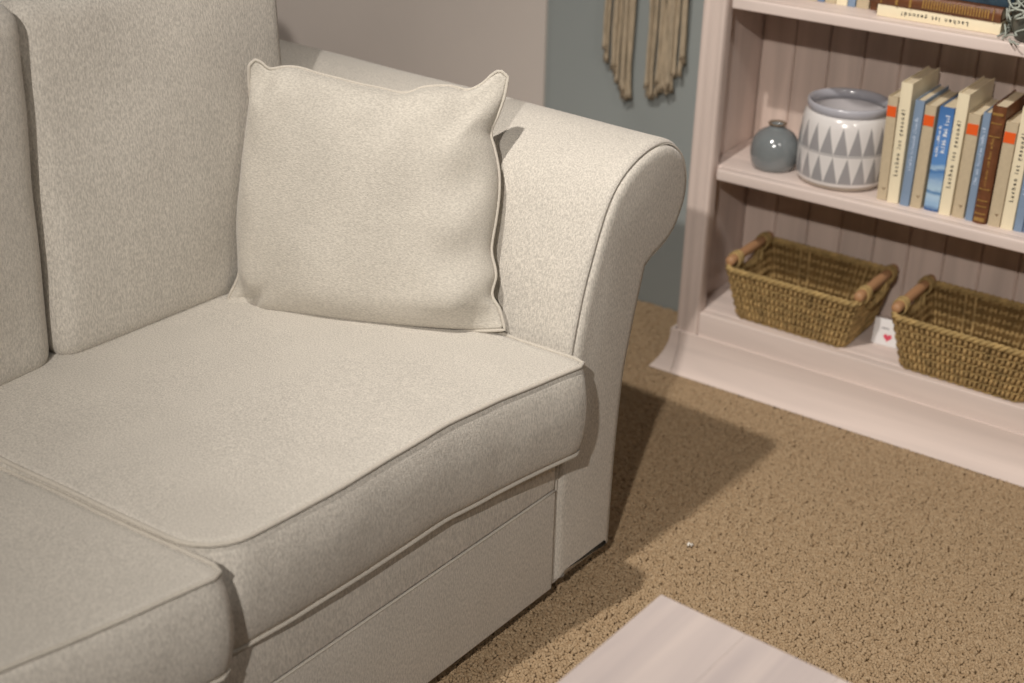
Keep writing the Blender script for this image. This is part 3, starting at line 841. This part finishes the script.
# ------------------------------------------------------------------ vase and pot
vz = empty('vase', (-.9835, 2.280, SZ)); tag(vz, 'small round grey-green glazed bud vase on the middle shelf', 'vase')
mb = MB(); mb.lathe([(0, 0), (.035, 0), (.040, .003), (.0445, .014), (.0460, .028), (.0455, .042), (.0415, .055), (.033, .0655), (.022, .0720), (.0150, .0755), (.0135, .0815), (.0115, .0815), (.0110, .076), (.012, .070), (.030, .055), (.034, .03), (.03, .01), (0, .006)], 56)
mb.v = [(x*.955, y*.955, z) for x, y, z in mb.v]
mb.build('vase_body', M_VASE, vz)
mb = MB(); mb.lathe([(.0112, .081), (.0128, .0832), (.0152, .0842), (.0168, .0830), (.0162, .0810), (.0140, .0800)], 40)
mb.build('lip', M_VASERIM, vz)
pt = empty('flower_pot', (-.8610, 2.298, SZ)); tag(pt, 'white ceramic pot with grey triangle pattern and pale grey rim', 'pot')
mb = MB(); mb.lathe([(0, 0), (.068, 0), (.073, .002), (.0775, .008), (.0797, .018), (.0805, .040), (.0803, .085), (.0785, .110), (.0745, .124), (.0690, .131), (.066, .132)], 96)
mb.build('pot_body', M_POT, pt)
mb = MB(); mb.lathe([(.066, .1318), (.066, .120), (.0725, .09), (.0735, .03), (.06, .008), (0, .007)], 64)
mb.build('pot_inside', M_POTIN, pt)
mb = MB(); mb.lathe([(.0655, .1285), (.0690, .1290), (.0718, .1320), (.0728, .137), (.0730, .1425), (.0715, .1460), (.0690, .1462), (.0672, .1430), (.0655, .140), (.0645, .1285), (.0655, .1285)], 96)
mb.build('pot_rim', M_POTRIM, pt)

# ------------------------------------------------------------------ woven baskets
def basket():
    """origin centre of the base front-back; x long side"""
    root = empty('basket', (0, 0, 0))
    LB, DB, LT, DT, Hh = .217, .147, .260, .188, .099      # bottom and top sizes
    def perim(t, z, off=0.0):
        k = z/Hh; lx = (LB+(LT-LB)*k)/2+off; ly = (DB+(DT-DB)*k)/2+off; r = .016+off
        sx, sy = 2*(lx-r), 2*(ly-r); q = PI*r/2; tot = 2*(sx+sy)+4*q; d = (t % 1)*tot
        segs = [(sx, 0), (q, 1), (sy, 2), (q, 3), (sx, 4), (q, 5), (sy, 6), (q, 7)]
        for ln, i in segs:
            if d <= ln: break
            d -= ln
        cs = [(-lx+r, -ly, 1, 0), (lx-r, -ly+r, -PI/2), (lx, -ly+r, 0, 1), (lx-r, ly-r, 0), (lx-r, ly, -1, 0), (-lx+r, ly-r, PI/2), (-lx, ly-r, 0, -1), (-lx+r, -ly+r, PI)]
        c = cs[i]
        if len(c) == 4:
            p = (c[0]+c[2]*d, c[1]+c[3]*d); nn = (c[3], -c[2])
        else:
            a = c[2]+d/r; p = (c[0]+r*cos(a), c[1]+r*sin(a)); nn = (cos(a), sin(a))
        return Vector((p[0], p[1], z)), Vector((nn[0], nn[1], 0))
    def in_gap(t, z):
        # hand holes in the short ends
        p, _ = perim(t, z); return abs(p.y) < .040 and z > Hh-.024 and abs(p.x) > .09
    rowz = [.003+(Hh-.006)*k/6 for k in range(7)]; rh = (Hh-.006)/6
    # upright strands, each bulging between the horizontal rounds
    mb = MB(); strands = 88
    rb = random.Random(4)
    for k in range(strands):
        t0 = k/strands; top_ = Hh
        if in_gap(t0, Hh-.002): top_ = Hh-.024
        M_ = 43; slant = rb.uniform(-.0012, .0012); am = rb.uniform(.0022, .0034); r0 = rb.uniform(.0031, .0038)
        pts = []; rad = []
        for i in range(M_):
            z = .001+(top_-.001)*i/(M_-1); p, nn = perim(t0+slant*sin(z*70+k*1.7)*.8+.0009*((z-.003)/rh % 1-.5), z)
            bul = abs(sin(PI*(z-.003)/rh))
            pts.append(p+nn*(-.0016+am*bul)); rad.append(r0*(.50+.50*bul**.6))
        mb.tube(pts, rad, 7)
    # thin dark liner added behind the strands so the gaps look shaded
    ro = []
    def liner_top(t): return Hh-.026 if in_gap(t, Hh-.002) else Hh-.002
    for hi, of in ((0, -.0013), (1, -.0013), (1, -.0021), (0, -.0021), (0, -.0013)):
        rr_ = []
        for q in range(240):
            z = liner_top(q/240) if hi else .002
            p, nn = perim(q/240, z); rr_.append(tuple(p+nn*of))
        ro.append(rr_)
    v_, f_ = loft(ro); mb.add(v_, f_, 1)
    mb.build('upright_strands', [M_SEAGRASS, M_GAP_SHADE], root)
    mb = MB()
    for rw, z in enumerate(rowz):
        for st in (0, 1):
            run = []; M_ = strands*4
            for k in range(M_+1):
                t = k/M_; p, nn = perim(t, z); ph = PI*strands*t/2+st*PI+rw
                q = p+nn*(.0026*cos(ph))+Vector((0, 0, .0015*sin(ph)))
                if in_gap(t, z):
                    if len(run) > 2: mb.tube(run, .0012, 6)
                    run = []
                else: run.append(q)
            if len(run) > 2: mb.tube(run, .0012, 6)
    mb.build('horizontal_rounds', M_SEAGRASS_D, root)
    # rim: thick twist, dropping under the hand hole on the short ends
    def rimz(p):
        if abs(p.x) > .10 and abs(p.y) < .040:
            return Hh-.022*min(1, (.040-abs(p.y))/.010)
        return Hh+.002
    mb = MB()
    for st in (0, 1):
        run = []; M_ = 620
        for k in range(M_):
            t = k/M_; p, nn = perim(t, Hh); ph = 2*PI*38*t+st*PI; z = rimz(p)
            run.append(Vector((p.x, p.y, z))+nn*(.0030*cos(ph))+Vector((0, 0, .0030*sin(ph))))
        mb.tube(run, .0036, 7, closed=True)
    mb.build('rim', M_SEAGRASS_D, root)
    # base weave
    mb = MB()
    for k in range(11):
        y = -DB/2+.008+(DB-.016)*k/10
        mb.tube([(-LB/2+.004+(LB-.008)*i/60, y, .0042+.002*sin(i*PI/2+k*PI)) for i in range(61)], .0050, 6, flat=.6)
    for k in range(16):
        x = -LB/2+.008+(LB-.016)*k/15
        mb.tube([(x, -DB/2+.004+(DB-.008)*i/44, .0042-.002*sin(i*PI/2+k*PI)) for i in range(45)], .0040, 6, flat=.5)
    mb.box(-LB/2+.006, LB/2-.006, -DB/2+.006, DB/2-.006, .001, .0035)
    mb.build('base', M_SEAGRASS, root)
    # handles
    for s_ in (-1, 1):
        x = s_*(LT/2-.002); zh = Hh+.013
        hd = empty('handle', (x, 0, zh)); hd.parent = root
        mb = MB()
        ys = [-.086, -.0855, -.081, -.068, -.061, -.052, -.024, 0, .024, .052, .061, .068, .081, .0855, .086]
        rs = [.0001, .0070, .0095, .0100, .0086, .0086, .0092, .0096, .0092, .0086, .0086, .0100, .0095, .0070, .0001]
        mb.tube([(0, y, 0) for y in ys], rs, 16); mb.build('dowel', M_DOWEL, hd)
        for sy in (-1, 1):
            mb = MB()
            for w_ in range(5):
                y0 = sy*(.0500+w_*.0036)
                pts = [(.0118*cos(a), y0+.0012*sin(a*2), -.004+.0150*sin(a)) for a in [2*PI*i/22 for i in range(22)]]
                mb.tube(pts, .0022, 6, closed=True)
            mb.tube(catmull([(0, sy*.050, -.016), (-s_*.004, sy*.046, -.026), (-s_*.006, sy*.038, -.036)], 5), .0034, 7)
            mb.tube(catmull([(0, sy*.036, -.008), (-s_*.003, sy*.030, -.022), (-s_*.005, sy*.020, -.032), (-s_*.003, 0, -.037)], 5), .0030, 7)
            mb.build('lashing', M_SEAGRASS_D, hd)
    return root
def copy_tree(o, parent=None):
    c = o.copy(); COL.objects.link(c)
    if parent is not None: c.parent = parent
    for ch in list(o.children): copy_tree(ch, c)
    return c
bk = basket(); bk.location = (-.8920, 2.2985, .1274); bk.rotation_euler = (0, 0, math.radians(-1))
tag(bk, 'left seagrass basket with wooden handles on the bottom shelf', 'basket', 'seagrass baskets on the bottom shelf')
bk2 = copy_tree(bk); bk2.location = (-.5640, 2.289, .1274); bk2.rotation_euler = (0, 0, math.radians(-1.5))
tag(bk2, 'right seagrass basket with wooden handles, cut by the edge of the photo', 'basket', 'seagrass baskets on the bottom shelf')

# price card between the baskets
pc = empty('price_card', (-.7290, 2.283, .1274), rot=(math.radians(-10), 0, math.radians(4)))
tag(pc, 'small white card with pink heart standing between the baskets', 'card')
mb = MB(); mb.bbox(-.024, .024, 0, .0008, 0, .050, .0004); mb.build('card', M_CARD, pc)
hp = []
for i in range(28):
    t = 2*PI*i/28; hp.append((16*sin(t)**3/17*.0085, (13*cos(t)-5*cos(2*t)-2*cos(3*t)-cos(4*t))/17*.0085))
mb = MB(); v_, f_ = loft([[(a+.004, -.0003, b+.016) for a, b in hp], [(a+.004, .0002, b+.016) for a, b in hp]], True, True); mb.add(v_, f_)
mb.build('heart_mark', M_HEART, pc, smooth=False)
mb = MB(); mb.box(-.010, .004, -.0002, .0002, .031, .0335); mb.build('printed_line', M_GREYINK, pc, smooth=False)

# ------------------------------------------------------------------ macrame wall hanging
def macrame():
    rng = random.Random(11)
    root = empty('macrame_hanging', (-1.345, 2.415, .44))
    tag(root, 'beige cotton cord wall hanging in two tassels on the blue-grey wall', 'wall hanging')
    ends = [(-1.428, .517), (-1.421, .511), (-1.412, .497), (-1.404, .490), (-1.396, .470), (-1.389, .462), (-1.382, .446), (-1.373, .441), (-1.366, .444),
            (-1.327, .458), (-1.318, .454), (-1.309, .458), (-1.300, .470), (-1.291, .476), (-1.283, .472), (-1.275, .476), (-1.265, .507), (-1.257, .512), (-1.249, .535)]
    for k, (x, z) in enumerate(ends):
        left = x < -1.345
        cx = -1.400 if left else -1.298
        xt = cx+(x-cx)*.92
        for dup_ in range(2 if k % 3 == 0 else 1):
            z1 = z+rng.uniform(0, .02)*dup_; y = 2.412-.007*dup_-rng.uniform(0, .004)
            xx = x+rng.uniform(-.003, .003)
            pts = [(xt+.003*dup_, y, 1.12)]
            for i in range(1, 11):
                f = i/10; zz = 1.12+(z1-1.12)*f
                pts.append((xt+(xx-xt)*f+rng.uniform(-.0016, .0016), y+rng.uniform(-.001, .001), zz))
            P = catmull(pts, 4); n = len(P)
            rad = [.0034]*n
            for i in range(n):
                zz = P[i].z
                if zz < z1+.022: rad[i] = .0034+.0022*(1-(zz-z1)/.022)
            mb = MB(); mb.tube(P, rad, 8)
            # frayed tip
            e = P[-1]
            for q in range(7):
                a = rng.uniform(0, 2*PI); mb.tube([(e.x+.003*cos(a), e.y+.002*sin(a), e.z+.004), (e.x+.0055*cos(a), e.y+.003*sin(a)-.001, e.z-rng.uniform(.002, .008))], [.0012, .0006], 5)
            c = mb.build('cord', M_JUTE, root); c.location = (-Vector(root.location)) 
    mb = MB(); mb.tube([(-1.50-(-1.345), -.010, .68), (-1.19+1.345, -.010, .68)], .009, 16); mb.build('dowel', M_DOWEL, root)
macrame()

# ------------------------------------------------------------------ coffee table
ct = empty('coffee_table', (-.5245, 1.0535, 0), SA)
tag(ct, 'whitewashed wooden coffee table, only its far corner in view', 'table')
mb = MB(); nb = 6; TW = .60; TL = 1.0
for k in range(nb):
    x0 = k*TW/nb
    mb.bbox(x0+.00003, x0+TW/nb-.00003, -TL, 0, .374, .400, .0008 if 0 < k < nb-1 else .0012)
mb.build('tabletop', M_TABLE, ct, angle=40)
mb = MB(); mb.box(.05, TW-.05, -TL+.05, -.05, .310, .3738); mb.build('apron', M_TABLE, ct, smooth=False)
for fx in (.035, TW-.095):
    for fy in (-.095, -TL+.035):
        mb = MB(); mb.bbox(fx, fx+.06, fy, fy+.06, -.002, .3095, .003); mb.build('leg', M_TABLE, ct, angle=40)

# bit of lint on the carpet
mb = MB(); rng = random.Random(2)
for k in range(7):
    a = rng.uniform(0, 6.28); mb.tube([(0, 0, .003), (.003*cos(a), .003*sin(a), .004+rng.uniform(0, .002)), (.005*cos(a+.5), .005*sin(a+.5), .002)], .0010, 5)
ln = mb.build('lint', M_LINT); ln.location = (-.790, 1.674, .0)
tag(ln, 'tiny white speck of lint on the brown carpet', 'lint')
